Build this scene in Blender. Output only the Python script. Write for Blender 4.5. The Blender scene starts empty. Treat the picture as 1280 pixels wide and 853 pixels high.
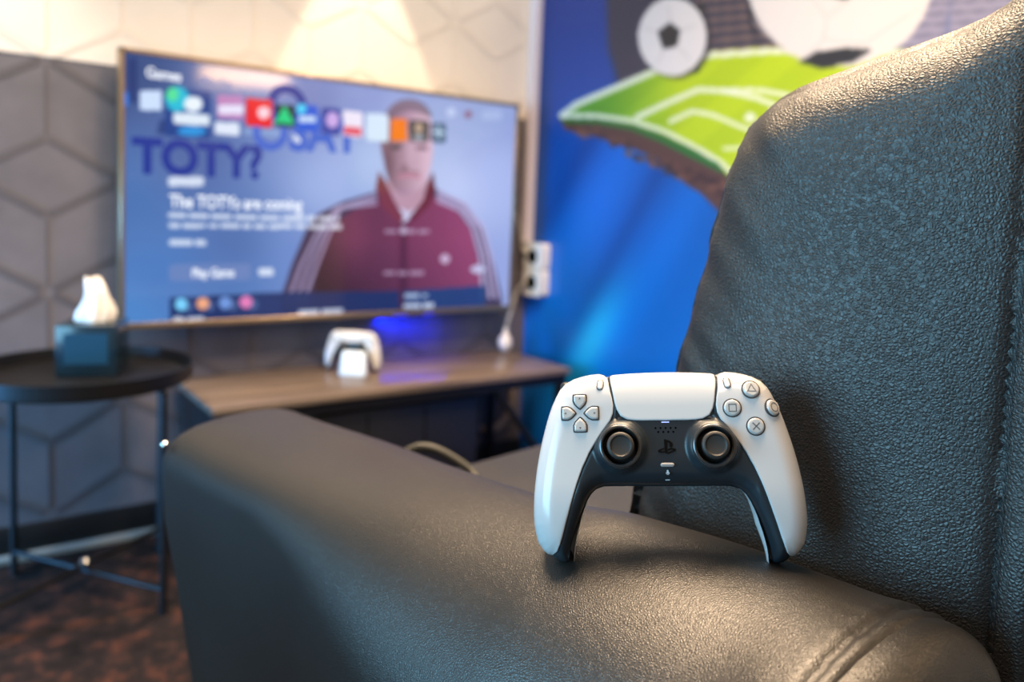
import bpy, bmesh, math, random
import numpy as np
from mathutils import Vector, Matrix, noise
from mathutils.geometry import delaunay_2d_cdt

random.seed(4)
scene = bpy.context.scene
COL = scene.collection

# ------------------------------------------------------------------ camera
cam_data = bpy.data.cameras.new('camera')
cam = bpy.data.objects.new('camera', cam_data)
COL.objects.link(cam)
scene.camera = cam
yaw, pitch, roll = math.radians(36.5876), math.radians(4.8185), math.radians(2.3714)
fwd = Vector((math.sin(yaw)*math.cos(pitch), math.cos(yaw)*math.cos(pitch), -math.sin(pitch)))
r0 = Vector((math.cos(yaw), -math.sin(yaw), 0)); u0 = r0.cross(fwd)
right = math.cos(roll)*r0 + math.sin(roll)*u0
up = -math.sin(roll)*r0 + math.cos(roll)*u0
cam.matrix_world = Matrix(((right.x, up.x, -fwd.x, -.3464), (right.y, up.y, -fwd.y, -2.1754),
                           (right.z, up.z, -fwd.z, .90), (0, 0, 0, 1)))
cam_data.sensor_width = 36
cam_data.lens = 964.84*36/1280
cam_data.shift_x = -1.45/1280
cam_data.shift_y = -80.08/1280
cam_data.clip_start = .02
cam_data.dof.use_dof = True
cam_data.dof.focus_distance = .462
cam_data.dof.aperture_fstop = 4.2

# ------------------------------------------------------------------ light
world = bpy.data.worlds.new('world'); scene.world = world
world.use_nodes = True
world.node_tree.nodes['Background'].inputs[0].default_value = (1.0, .86, .72, 1)
world.node_tree.nodes['Background'].inputs[1].default_value = .21

def lamp(name, kind, loc, target, power, color, **kw):
    l = bpy.data.lights.new(name, kind); l.energy = power; l.color = color
    for k, v in kw.items(): setattr(l, k, v)
    o = bpy.data.objects.new(name, l); COL.objects.link(o); o.location = loc
    d = Vector(target) - Vector(loc)
    o.rotation_euler = d.to_track_quat('-Z', 'Y').to_euler()
    return o

# daylight from the shop window on the left, warm ceiling lamps
lamp('window_daylight', 'AREA', (-2.3, -1.45, 1.05), (0, -1.5, .85), 70, (.30, .71, 1.0), shape='RECTANGLE', size=1.7, size_y=1.1)
lamp('low_blue_fill', 'AREA', (-1.95, -.22, .40), (0, -.02, .2), 16, (.12, .45, 1.0), shape='RECTANGLE', size=.3, size_y=.5, spread=math.radians(70))  # unseen cool lamp added to tint the lower wall blue
lamp('ceiling_lamp', 'AREA', (.25, -1.35, 2.35), (.25, -1.35, 0), 58, (1.0, .72, .47), shape='RECTANGLE', size=1.2, size_y=.9, spread=math.radians(120))
lamp('ceiling_lamp', 'AREA', (-.55, -2.9, 2.35), (0, -1.9, .7), 7, (1.0, .84, .68), shape='RECTANGLE', size=.35, size_y=.25)
lamp('arm_highlight_fill', 'AREA', (.55, -1.75, 2.3), (.1, -1.9, .7), 22, (1.0, .72, .46), shape='DISK', size=.3)  # extra warm lamp added to brighten the rear of the arm
lamp('streak_lamp', 'AREA', (1.03, -2.45, 1.588), (.3, -.1, 1.22), 5, (1.0, .62, .30), shape='RECTANGLE', size=.46, size_y=.09)  # unseen lamp in mid-air, added for the warm streak on the television
lamp('wall_downlight', 'SPOT', (.665, -.2, 2.2), (.665, -.2, 0), 85, (1.0, .80, .58), spot_size=math.radians(39), spot_blend=.08, shadow_soft_size=.012)
lamp('wall_downlight', 'SPOT', (-.46, -.25, 2.2), (-.46, -.02, 1.0), 95, (1.0, .90, .78), spot_size=math.radians(62), spot_blend=.8, shadow_soft_size=.03)
lamp('wall_downlight', 'SPOT', (1.05, -.45, 2.25), (.95, -.02, 1.35), 20, (1.0, .84, .68), spot_size=math.radians(85), spot_blend=1.0, shadow_soft_size=.04)  # extra soft wash added to lift the cream wall at right
lamp('blue_glow', 'AREA', (.85, -.045, .545), (.86, -.02, .42), .9, (.0, .015, 1.0), shape='RECTANGLE', size=.24, size_y=.02)

vs = scene.view_settings
scene.display_settings.display_device = 'sRGB'
vs.view_transform = 'Standard'; vs.look = 'None'; vs.gamma = 1; vs.exposure = 0
vs.use_curve_mapping = False

# ------------------------------------------------------------------ helpers
def lin(c):
    c = np.asarray(c, float)/255.
    return np.where(c <= .04045, c/12.92, ((c+.055)/1.055)**2.4)

def srgb(*c): return tuple(lin(c)) + (1.,)

def mat(name, color, rough=.5, metal=0., spec=.5, coat=0., emit=None, emit_strength=1., **kw):
    m = bpy.data.materials.new(name); m.use_nodes = True
    b = m.node_tree.nodes['Principled BSDF']
    b.inputs['Base Color'].default_value = color if len(color) == 4 else tuple(color)+(1,)
    b.inputs['Roughness'].default_value = rough
    b.inputs['Metallic'].default_value = metal
    b.inputs['Specular IOR Level'].default_value = spec
    b.inputs['Coat Weight'].default_value = coat
    if emit is not None:
        b.inputs['Emission Color'].default_value = emit if len(emit) == 4 else tuple(emit)+(1,)
        b.inputs['Emission Strength'].default_value = emit_strength
    for k, v in kw.items(): b.inputs[k].default_value = v
    return m

def node(m, t, **kw):
    n = m.node_tree.nodes.new(t)
    for k, v in kw.items():
        if k in n.inputs: n.inputs[k].default_value = v
        else: setattr(n, k, v)
    return n

def link(m, a, b): m.node_tree.links.new(a, b)

def tex_co(m, kind='Object', scale=(1, 1, 1)):
    t = node(m, 'ShaderNodeTexCoord'); mp = node(m, 'ShaderNodeMapping')
    mp.inputs['Scale'].default_value = scale
    link(m, t.outputs[kind], mp.inputs[0]); return mp.outputs[0]

def ramp(m, fac, stops):
    r = node(m, 'ShaderNodeValToRGB')
    e = r.color_ramp.elements
    while len(e) < len(stops): e.new(.5)
    for i, (p, c) in enumerate(stops):
        e[i].position = p; e[i].color = c if len(c) == 4 else tuple(c)+(1,)
    link(m, fac, r.inputs[0]); return r.outputs[0]

def bump(m, height, strength, dist, normal=None):
    b = node(m, 'ShaderNodeBump'); b.inputs['Strength'].default_value = strength
    b.inputs['Distance'].default_value = dist
    link(m, height, b.inputs['Height'])
    if normal is not None: link(m, normal, b.inputs['Normal'])
    link(m, b.outputs[0], m.node_tree.nodes['Principled BSDF'].inputs['Normal'])
    return b.outputs[0]

def bsdf(m): return m.node_tree.nodes['Principled BSDF']

def mesh_obj(name, verts, faces, m, parent=None, smooth=True, loc=None, mesh=None):
    me = mesh or bpy.data.meshes.new(name)
    if mesh is None:
        me.from_pydata([tuple(v) for v in verts], [], [tuple(f) for f in faces])
        me.materials.append(m)
        if smooth: me.polygons.foreach_set('use_smooth', [True]*len(me.polygons))
        me.update()
    o = bpy.data.objects.new(name, me); COL.objects.link(o)
    if parent is not None: o.parent = parent
    if loc is not None: o.location = loc
    return o

def bm_obj(name, bm, m, parent=None, smooth=True, angle=40):
    bmesh.ops.recalc_face_normals(bm, faces=bm.faces)
    me = bpy.data.meshes.new(name); bm.to_mesh(me); bm.free()
    me.materials.append(m)
    if smooth:
        me.polygons.foreach_set('use_smooth', [True]*len(me.polygons))
        me.set_sharp_from_angle(angle=math.radians(angle))
    o = bpy.data.objects.new(name, me); COL.objects.link(o)
    if parent is not None: o.parent = parent
    return o

def empty(name, loc=(0, 0, 0), rot=(0, 0, 0)):
    o = bpy.data.objects.new(name, None); COL.objects.link(o)
    o.location = loc; o.rotation_euler = rot; o.empty_display_size = .05
    return o

def tag(o, label=None, cat=None, group=None, kind=None):
    if label: o['label'] = label
    if cat: o['category'] = cat
    if group: o['group'] = group
    if kind: o['kind'] = kind
    return o

def box_bm(bm, lo, hi, bev=0., seg=2, M=None):
    lo, hi = Vector(lo), Vector(hi)
    g = bmesh.ops.create_cube(bm, size=1)
    vs_ = g['verts']
    for v in vs_:
        v.co = Vector(((v.co.x+.5)*(hi.x-lo.x)+lo.x, (v.co.y+.5)*(hi.y-lo.y)+lo.y, (v.co.z+.5)*(hi.z-lo.z)+lo.z))
    if M is not None:
        for v in vs_: v.co = M @ v.co
    if bev > 0:
        es = list({e for v in vs_ for e in v.link_edges})
        bmesh.ops.bevel(bm, geom=es, offset=bev, segments=seg, affect='EDGES', profile=.5)
    return bm

def box(name, lo, hi, m, parent=None, bev=0., seg=2, M=None):
    return bm_obj(name, box_bm(bmesh.new(), lo, hi, bev, seg, M), m, parent)

def tube_geo(path, rad, n=10, cap=True):
    P = [Vector(p) for p in path]
    rads = rad if hasattr(rad, '__len__') else [rad]*len(P)
    V, Fc = [], []
    t0 = (P[1]-P[0]).normalized()
    ref = Vector((0, 0, 1)) if abs(t0.z) < .9 else Vector((1, 0, 0))
    a = t0.cross(ref).normalized()
    for i, p in enumerate(P):
        t = (P[min(i+1, len(P)-1)]-P[max(i-1, 0)]).normalized()
        a = (a - t*a.dot(t)).normalized(); b = t.cross(a)
        for k in range(n):
            an = 2*math.pi*k/n
            V.append(p + rads[i]*(math.cos(an)*a + math.sin(an)*b))
    for i in range(len(P)-1):
        for k in range(n):
            k2 = (k+1) % n
            Fc.append((i*n+k, i*n+k2, (i+1)*n+k2, (i+1)*n+k))
    if cap:
        Fc.append(tuple(range(n))[::-1]); Fc.append(tuple(range((len(P)-1)*n, len(P)*n)))
    return V, Fc

def smooth_path(pts, n=8):
    P = [Vector(p) for p in pts]; out = []
    for i in range(len(P)-1):
        p0 = P[max(i-1, 0)]; p1 = P[i]; p2 = P[i+1]; p3 = P[min(i+2, len(P)-1)]
        for k in range(n):
            t = k/n
            out.append(.5*((2*p1)+(p2-p0)*t+(2*p0-5*p1+4*p2-p3)*t*t+(3*p1-p0-3*p2+p3)*t**3))
    out.append(P[-1]); return out

def tube(name, path, rad, m, parent=None, n=10):
    V, Fc = tube_geo(path, rad, n)
    bm = bmesh.new(); bv = [bm.verts.new(v) for v in V]
    for f in Fc: bm.faces.new([bv[i] for i in f])
    return bm_obj(name, bm, m, parent, angle=60)

def lathe(name, prof, m, parent=None, n=40, loc=None, rot=None):
    # prof: list of (radius, height), axis z
    bm = bmesh.new(); rings = []
    for rr, h in prof:
        if rr < 1e-7: rings.append([bm.verts.new((0, 0, h))])
        else: rings.append([bm.verts.new((rr*math.cos(2*math.pi*k/n), rr*math.sin(2*math.pi*k/n), h)) for k in range(n)])
    for a, b in zip(rings[:-1], rings[1:]):
        for k in range(n):
            k2 = (k+1) % n
            if len(a) == 1 and len(b) == 1: continue
            if len(a) == 1: bm.faces.new((a[0], b[k], b[k2]))
            elif len(b) == 1: bm.faces.new((a[k], b[0], a[k2]))
            else: bm.faces.new((a[k], b[k], b[k2], a[k2]))
    o = bm_obj(name, bm, m, parent, angle=35)
    if loc is not None: o.location = loc
    return o

def resample(P, h, closed=True):
    P = np.asarray(P, float)
    if closed: P = np.vstack([P, P[:1]])
    out = []
    for a, b in zip(P[:-1], P[1:]):
        n = max(1, int(round(np.linalg.norm(b-a)/h)))
        for k in range(n): out.append(a+(b-a)*k/n)
    if not closed: out.append(P[-1])
    return np.array(out)

def chaikin(P, it=2, closed=True):
    P = np.asarray(P, float)
    for _ in range(it):
        if closed:
            Q = np.roll(P, -1, 0)
            P = np.stack([.75*P+.25*Q, .25*P+.75*Q], 1).reshape(-1, P.shape[1])
        else:
            a, b = P[:-1], P[1:]
            M_ = np.stack([.75*a+.25*b, .25*a+.75*b], 1).reshape(-1, P.shape[1])
            P = np.vstack([P[:1], M_[1:-1], P[-1:]])
    return P

def seg_dist(Q, L, closed=False):
    L = np.asarray(L, float)
    if closed: L = np.vstack([L, L[:1]])
    d2 = np.full(len(Q), 1e9)
    for a, b in zip(L[:-1], L[1:]):
        ab = b-a; l2 = ab@ab
        if l2 < 1e-18: continue
        t = np.clip(((Q-a)@ab)/l2, 0, 1)
        e = Q-(a+t[:, None]*ab)
        d2 = np.minimum(d2, (e*e).sum(1))
    return np.sqrt(d2)

def inside(Q, P):
    P = np.asarray(P, float); x, y = Q[:, 0], Q[:, 1]; c = np.zeros(len(Q), bool)
    j = len(P)-1
    for i in range(len(P)):
        xi, yi = P[i]; xj, yj = P[j]
        if yi != yj:
            m_ = ((yi > y) != (yj > y)) & (x < (xj-xi)*(y-yi)/(yj-yi)+xi)
            c ^= m_
        j = i
    return c

def area(P):
    P = np.asarray(P); x, y = P[:, 0], P[:, 1]
    return .5*np.sum(x*np.roll(y, -1)-np.roll(x, -1)*y)

def fill2d(P, h, hb=None, rings=()):
    """triangulated planar patch; returns 2D points (boundary first), triangles, number of boundary points"""
    B = resample(P, hb or h)
    if area(B) < 0: B = B[::-1]
    lo, hi = B.min(0), B.max(0)
    gy = np.arange(lo[1], hi[1], h*.866)
    pts = []
    for k, y in enumerate(gy):
        xs = np.arange(lo[0]+(k % 2)*h*.5, hi[0], h)
        pts.append(np.stack([xs, np.full(len(xs), y)], 1))
    G = np.vstack(pts) if pts else np.zeros((0, 2))
    G = G[inside(G, B)]
    if len(G): G = G[seg_dist(G, B, True) > .55*min(h, (hb or h)*1.0)]
    if rings:
        t = np.roll(B, -1, 0)-np.roll(B, 1, 0); t /= np.linalg.norm(t, axis=1)[:, None]+1e-12
        nr = np.stack([-t[:, 1], t[:, 0]], 1); R_ = []
        for d in rings:
            q = B+nr*d; q = q[inside(q, B)]; q = q[seg_dist(q, B, True) > .94*d]
            R_.append(q)
        if len(G): G = G[seg_dist(G, B, True) > rings[-1]+.5*h]
        G = np.vstack([G]+R_) if len(G) else np.vstack(R_)
    V = np.vstack([B, G])
    res = delaunay_2d_cdt([Vector(v) for v in V], [], [list(range(len(B)))], 1, 1e-9)
    out = np.array([tuple(v) for v in res[0]])
    return out, [tuple(f) for f in res[2]], len(B)

def plate(name, P, h, zf, m, parent, skirt, hb=None, flip=False, post=None, rings=()):
    """patch over polygon P with height zf(Q); a skirt hangs from its rim"""
    Q, T, nb = fill2d(P, h, hb, rings)
    z = zf(Q)
    V = np.column_stack([Q, z])
    if post is not None: V = post(V)
    # boundary edges
    cnt = {}
    for t in T:
        for a, b in ((t[0], t[1]), (t[1], t[2]), (t[2], t[0])):
            k = (min(a, b), max(a, b)); cnt.setdefault(k, []).append((a, b))
    V = V.tolist(); F = [t[::-1] if flip else t for t in T]
    if skirt:
        low = {}
        for k, l in cnt.items():
            if len(l) == 1:
                a, b = l[0]
                for i in (a, b):
                    if i not in low:
                        low[i] = len(V); V.append([V[i][0], V[i][1], V[i][2]-skirt])
                f = (b, a, low[a], low[b])
                F.append(f[::-1] if flip else f)
    o = mesh_obj(name, V, F, m, parent)
    o.data.set_sharp_from_angle(angle=math.radians(50))
    return o

def extrude_poly(bm, P, z0, z1, M=None):
    """flat polygon prism in xy"""
    if area(P) < 0: P = P[::-1]
    res = delaunay_2d_cdt([Vector((p[0], p[1])) for p in P], [], [list(range(len(P)))], 1, 1e-9)
    V = res[0]; n = len(V)
    a = [bm.verts.new((v[0], v[1], z1)) for v in V]; b = [bm.verts.new((v[0], v[1], z0)) for v in V]
    if M is not None:
        for v in a+b: v.co = M @ v.co
    ed = {}
    for t in res[2]:
        bm.faces.new([a[i] for i in t]); bm.faces.new([b[i] for i in reversed(t)])
        for i in range(3):
            e = (t[i], t[(i+1) % 3]); ed[e] = ed.get(e, 0)+1
    for (i, j) in list(ed):
        if (j, i) not in ed: bm.faces.new((a[j], a[i], b[i], b[j]))
    return bm

def stroke(bm, pts, w, z0, z1, closed=True):
    """outline ring of width w along pts"""
    P = np.asarray(pts, float); n = len(P)
    rng = range(n) if closed else range(n-1)
    nrm = []
    for i in range(n):
        a = P[(i-1) % n] if closed or i > 0 else P[i]; b = P[(i+1) % n] if closed or i < n-1 else P[i]
        t1 = P[i]-a; t2 = b-P[i]
        t1 = t1/(np.linalg.norm(t1)+1e-12); t2 = t2/(np.linalg.norm(t2)+1e-12)
        t = t1+t2; t = t/(np.linalg.norm(t)+1e-12)
        k = 1/max(.35, np.sqrt(max(1e-6, (1+np.dot(t1, t2))/2))) if (np.linalg.norm(t1) > .1 and np.linalg.norm(t2) > .1) else 1
        nrm.append(np.array([-t[1], t[0]])*w/2*k)
    nrm = np.array(nrm)
    L, Rr = P+nrm, P-nrm
    v = [[bm.verts.new((*q, z)) for q in S] for S in (L, Rr) for z in (z0, z1)]
    l0, l1, r0_, r1 = v
    for i in rng:
        j = (i+1) % n
        bm.faces.new((r1[i], r1[j], l1[j], l1[i]))
        bm.faces.new((l1[i], l1[j], l0[j], l0[i]))
        bm.faces.new((r0_[i], r0_[j], r1[j], r1[i]))
        bm.faces.new((l0[i], l0[j], r0_[j], r0_[i]))
    return bm

# ------------------------------------------------------------------ materials
def leather_mat(name, base, rough, strength=.5, scale=560, dist=.0005):
    m = mat(name, base, rough, spec=.85)
    co = tex_co(m)
    nz = node(m, 'ShaderNodeTexNoise', Scale=190., Detail=2.)
    link(m, co, nz.inputs['Vector'])
    mx = node(m, 'ShaderNodeMixRGB', blend_type='LINEAR_LIGHT'); mx.inputs[0].default_value = .0011
    link(m, co, mx.inputs[1]); link(m, nz.outputs['Color'], mx.inputs[2])
    vo = node(m, 'ShaderNodeTexVoronoi', feature='DISTANCE_TO_EDGE', Scale=float(scale))
    link(m, mx.outputs[0], vo.inputs['Vector'])
    pr = node(m, 'ShaderNodeMapRange'); pr.inputs[2].default_value = .42
    link(m, vo.outputs['Distance'], pr.inputs[0])
    n2 = node(m, 'ShaderNodeTexNoise', Scale=140., Detail=2.); link(m, co, n2.inputs['Vector'])
    ad = node(m, 'ShaderNodeMath', operation='MULTIPLY_ADD')
    link(m, n2.outputs[0], ad.inputs[0]); ad.inputs[1].default_value = .25
    link(m, pr.outputs[0], ad.inputs[2])
    bump(m, ad.outputs[0], strength, dist)
    n3 = node(m, 'ShaderNodeTexNoise', Scale=9., Detail=4.); link(m, co, n3.inputs['Vector'])
    mr = node(m, 'ShaderNodeMapRange'); mr.inputs[3].default_value = rough-.05; mr.inputs[4].default_value = rough+.06
    link(m, n3.outputs[0], mr.inputs[0]); link(m, mr.outputs[0], bsdf(m).inputs['Roughness'])
    return m

M_leather = leather_mat('black_leather', (.010, .011, .012), .47, .6, 430, .00055)
M_leather_arm = leather_mat('black_leather_arm', (.006, .005, .004), .42, .4, 700, .0004)
M_leather_rear = leather_mat('black_leather_panel', (.020, .017, .016), .42)
M_thread = mat('black_thread', (.012, .013, .016), .6)
M_white = mat('controller_white', (.60, .60, .61), .22, coat=.2)
M_pad = mat('touchpad_white', (.63, .62, .62), .42)
M_dark = mat('controller_black', (.014, .021, .028), .36)
M_rubber = mat('stick_rubber', (.030, .027, .025), .50)
M_gloss = mat('gloss_black', (.0, .0, .0), .35, spec=.25)
M_groove = mat('button_gap', (.045, .045, .05), .4)
M_button = mat('clear_button', (.52, .51, .50), .15, coat=.6)
M_symbol = mat('button_symbol', (.12, .12, .125), .4)
M_ringm = mat('stick_ring', (.10, .10, .105), .22, metal=.7)
M_metal = mat('black_metal', (.006, .006, .007), .45, spec=.3)
M_tvframe = mat('tv_frame_bronze', (.30, .22, .14), .32, metal=.75)
M_tvback = mat('tv_back', (.012, .012, .013), .5)
M_plastic = mat('white_plastic', (.78, .75, .72), .35)
M_hole = mat('dark_hole', (.0, .0, .0), .9, spec=.1)
M_cable = mat('pale_cable', (.42, .40, .36), .5)
M_greycable = mat('grey_cable', (.028, .030, .027), .6)
M_tissue = mat('tissue_paper', (.82, .78, .72), .9)
M_tbox = mat('tissue_box_navy', (.006, .020, .034), .25, coat=.3)
M_base = mat('baseboard_black', (.012, .012, .013), .45)
M_strip = mat('floor_strip', (.30, .31, .30), .45)
M_trunk = mat('trunking_white', (.80, .74, .80), .4)

def wall_mat(name, c0, c1, rough=.75, sc=2.2):
    m = mat(name, c0, rough); co = tex_co(m)
    n = node(m, 'ShaderNodeTexNoise', Scale=sc, Detail=6., Roughness=.6); link(m, co, n.inputs['Vector'])
    link(m, ramp(m, n.outputs[0], [(.3, c0), (.7, c1)]), bsdf(m).inputs['Base Color'])
    n2 = node(m, 'ShaderNodeTexNoise', Scale=120., Detail=3.); link(m, co, n2.inputs['Vector'])
    bump(m, n2.outputs[0], .25, .001)
    return m
M_grey = wall_mat('wallpaper_grey', srgb(88, 84, 90), srgb(106, 101, 107), sc=6.)
M_greyband = wall_mat('wallpaper_grey_band', srgb(76, 72, 77), srgb(88, 84, 89), .6)
M_cream = wall_mat('wallpaper_cream', srgb(226, 214, 202), srgb(236, 225, 214))
M_creamband = wall_mat('wallpaper_cream_band', srgb(219, 207, 196), srgb(229, 217, 206), .6)
M_plain = mat('wall_paint_plain', srgb(190, 180, 170), .7)

def carpet_mat():
    m = mat('dark_carpet', (.03, .02, .02), 1.0, spec=.08); co = tex_co(m)
    n = node(m, 'ShaderNodeTexNoise', Scale=16., Detail=5., Roughness=.65); link(m, co, n.inputs['Vector'])
    link(m, ramp(m, n.outputs[0], [(.36, (.010, .009, .009)), (.52, (.022, .016, .015)), (.68, (.085, .034, .022))]), bsdf(m).inputs['Base Color'])
    n2 = node(m, 'ShaderNodeTexNoise', Scale=400., Detail=2.); link(m, co, n2.inputs['Vector'])
    bump(m, n2.outputs[0], .6, .004)
    return m
M_carpet = carpet_mat()

def wood_mat():
    m = mat('walnut_top', (.12, .08, .055), .28); co = tex_co(m, scale=(1.2, 22, 22))
    n = node(m, 'ShaderNodeTexNoise', Scale=2.2, Detail=6., Roughness=.6, Distortion=.6); link(m, co, n.inputs['Vector'])
    link(m, ramp(m, n.outputs[0], [(.3, (.06, .044, .034)), (.5, (.125, .092, .070)), (.7, (.23, .175, .130))]), bsdf(m).inputs['Base Color'])
    bump(m, n.outputs[0], .15, .001)
    return m
M_wood = wood_mat()

def attr_mat(name, rough, emission=False, strength=1.0):
    m = mat(name, (.01, .01, .012), rough)
    a = node(m, 'ShaderNodeAttribute', attribute_name='print')
    if emission:
        link(m, a.outputs['Color'], bsdf(m).inputs['Emission Color'])
        bsdf(m).inputs['Emission Strength'].default_value = strength
    else: link(m, a.outputs['Color'], bsdf(m).inputs['Base Color'])
    return m

# ------------------------------------------------------------------ flat print painted on a fine mesh grid
class Sheet:
    """artwork in sheet coordinates, mapped to wall metres by a 3x3 matrix"""
    def __init__(s, Hm, lo, hi, cell):
        s.H = np.array(Hm); s.Hi = np.linalg.inv(s.H)
        s.nx = int(round((hi[0]-lo[0])/cell)); s.ny = int(round((hi[1]-lo[1])/cell))
        s.xs = np.linspace(lo[0], hi[0], s.nx+1); s.ys = np.linspace(lo[1], hi[1], s.ny+1)
        X, Y = np.meshgrid(s.xs, s.ys)
        p = s.Hi @ np.stack([X.ravel(), Y.ravel(), np.ones(X.size)])
        s.px = (p[0]/p[2]).reshape(X.shape); s.py = (p[1]/p[2]).reshape(X.shape)
        s.X, s.Y = X, Y
        s.col = np.zeros(X.shape+(3,)); s.lab = np.zeros(X.shape, int); s.names = ['']
    def wall(s, p):
        q = s.H @ np.array([p[0], p[1], 1.]); return q[:2]/q[2]
    def mask(s, P, soft=0):
        P = np.asarray(P, float)
        m = inside(np.stack([s.px.ravel(), s.py.ravel()], 1), P).reshape(s.px.shape).astype(float)
        for _ in range(soft):
            q = np.pad(m, 1, mode='edge')
            m = (q[:-2, 1:-1]+q[2:, 1:-1]+q[1:-1, :-2]+q[1:-1, 2:]+2*q[1:-1, 1:-1])/6
        return m
    def put(s, m, c, a=1., label=None):
        w = (m*a)[..., None]
        s.col = s.col*(1-w)+np.asarray(c, float)*w if not callable(c) else s.col*(1-w)+c(s.px, s.py)*w
        if label:
            if label not in s.names: s.names.append(label)
            s.lab[m > .5] = s.names.index(label)
    def poly(s, P, c, a=1., label=None, soft=1): s.put(s.mask(P, soft), c, a, label)
    def ell(s, cx, cy, rx, ry, c, a=1., label=None, soft=1, rot=0.):
        t = np.linspace(0, 2*np.pi, 48, endpoint=False); x, y = rx*np.cos(t), ry*np.sin(t)
        s.poly(np.stack([cx+x*np.cos(rot)-y*np.sin(rot), cy+x*np.sin(rot)+y*np.cos(rot)], 1), c, a, label, soft)
    def line(s, pts, w, c, a=1., soft=1, label=None):
        Q = np.stack([s.px.ravel(), s.py.ravel()], 1)
        m = (seg_dist(Q, np.asarray(pts, float)) < w/2).reshape(s.px.shape).astype(float)
        for _ in range(soft):
            q = np.pad(m, 1, mode='edge')
            m = (q[:-2, 1:-1]+q[2:, 1:-1]+q[1:-1, :-2]+q[1:-1, 2:]+2*q[1:-1, 1:-1])/6
        s.put(m, c, a, label)
    def rect(s, x0, y0, x1, y1, c, a=1., r=0, label=None, soft=1, sl=0., sr=0.):
        # sl / sr: vertical run of the horizontal edges (follows the perspective of the sheet)
        P = [(x0, y0), (x1, y0+sl), (x1, y1+sr), (x0, y1)]
        if r: P = chaikin(resample(P, r*2), 2)
        s.poly(P, c, a, label, soft)
    def build(s, name, m, parent, place, label_names=None):
        """one mesh for the ground and one child mesh for every labelled motif"""
        L = np.zeros((s.ny, s.nx), int)
        L[:] = s.lab[:-1, :-1]
        idx = np.arange((s.ny+1)*(s.nx+1)).reshape(s.ny+1, s.nx+1)
        quads = np.stack([idx[:-1, :-1], idx[:-1, 1:], idx[1:, 1:], idx[1:, :-1]], -1).reshape(-1, 4)
        C = np.clip(lin(np.clip(s.col, 0, 400)), 0, 20).reshape(-1, 3)
        pos = np.array([place(x, y) for x, y in zip(s.X.ravel(), s.Y.ravel())]); offs = label_names or {}
        objs = []
        for k in range(len(s.names)):
            q = quads[L.ravel() == k]
            if not len(q): continue
            us, inv = np.unique(q, return_inverse=True)
            me = bpy.data.meshes.new(name if k == 0 else s.names[k].split('#')[0])
            me.from_pydata((pos[us]+np.array(offs.get(s.names[k].split('#')[0], (0, 0, 0)))).tolist(), [], inv.reshape(-1, 4).tolist())
            at = me.attributes.new('print', 'FLOAT_COLOR', 'POINT')
            at.data.foreach_set('color', np.column_stack([C[us], np.ones(len(us))]).ravel().astype(np.float32))
            me.materials.append(m); me.update()
            o = bpy.data.objects.new(me.name, me); COL.objects.link(o)
            o.parent = parent if k == 0 else (objs[0] if parent is None else parent)
            objs.append(o)
        return objs

# ================================================================== THE SETTING
XR = 1.325           # blue wall
H_TV = [[0.0015831938385491736, -2.51959263240617e-06, -0.23607500511218832], [-0.0003782707615007736, -0.001815022512674699, 1.316113171529506], [-0.0005005974151164786, -7.774118855469245e-05, 1.0]]
H_MU = [[-0.0435380443173424, -0.0018636466445115186, 29.266464679236204], [0.012595469620110374, -0.026677453252502634, 7.204025262830556], [0.012778490453468168, -0.0002669308108982753, 1.0]]

tag(box('floor', (-2.6, -3.4, -.05), (1.6, .06, 0), M_carpet), kind='structure')
ZB = 1.222
w_back = tag(box('wall_back', (-2.6, 0, 0), (XR+.1, .08, ZB), M_grey), kind='structure')
w_up = box('upper_wallpaper', (-2.6, -.002, ZB), (XR+.1, .08, 2.6), M_cream, w_back)
tag(box('wall_right', (XR, -3.4, 0), (XR+.1, 0, 2.6), M_plain), kind='structure')

# embossed lattice of bands on the wallpaper (tumbling blocks)
A = .187; BX, BZ = -.143, .659
def clip_half(P, axis, val, keep_less):
    out = []
    for i in range(len(P)):
        a, b = P[i], P[(i+1) % len(P)]
        ia = (a[axis] <= val) == keep_less or a[axis] == val; ib = (b[axis] <= val) == keep_less or b[axis] == val
        if ia: out.append(a)
        if ia != ib:
            t = (val-a[axis])/(b[axis]-a[axis]); out.append(a+t*(b-a))
    return out
ROT_WALL = Matrix(((1, 0, 0, 0), (0, 0, -1, 0), (0, 1, 0, 0), (0, 0, 0, 1)))
for i in range(-6, 12):
    for j in range(-4, 6):
        cx = BX + i*.866*A; cz = BZ + (3*j + (1.5 if i % 2 else 0))*A
        if cx < -1.0 or cx > XR+.2 or cz < -.1 or cz > 1.95: continue
        for k in range(6):
            an = math.pi/6 + k*math.pi/3
            d = np.array([math.cos(an), math.sin(an)]); n_ = np.array([-d[1], d[0]])
            w = .0025 if k in (1, 4) else .0085; g0 = .0155
            c = np.array([cx, cz])
            quad = [c+d*g0+n_*w, c+d*g0-n_*w, c+d*(A-.006)-n_*w, c+d*(A-.006)+n_*w]
            for up_ in (False, True):
                P = clip_half(quad, 1, ZB, not up_)
                P = clip_half(P, 1, .10, False) if P else P
                P = clip_half(P, 0, 1.28, True) if P else P
                if len(P) < 3 or abs(area(P)) < 1e-5: continue
                bm = extrude_poly(bmesh.new(), np.array(P), .0021 if up_ else 0, .0036 if up_ else .0016, ROT_WALL)
                bm_obj('wallpaper_band', bm, M_creamband if up_ else M_greyband, w_back, smooth=False)

bb = tag(box('baseboard_back', (-2.6, -.014, .02), (XR-.001, -.0005, .088), M_base, bev=.003), kind='structure')
tag(box('trim_1', (-2.6, -.026, .0003), (XR-.001, -.0005, .0195), M_strip, bev=.004), kind='structure')
tag(box('trim_2', (1.288, -.035, .796), (XR-.001, -.004, 2.6), M_trunk, bev=.003), kind='structure')

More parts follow.
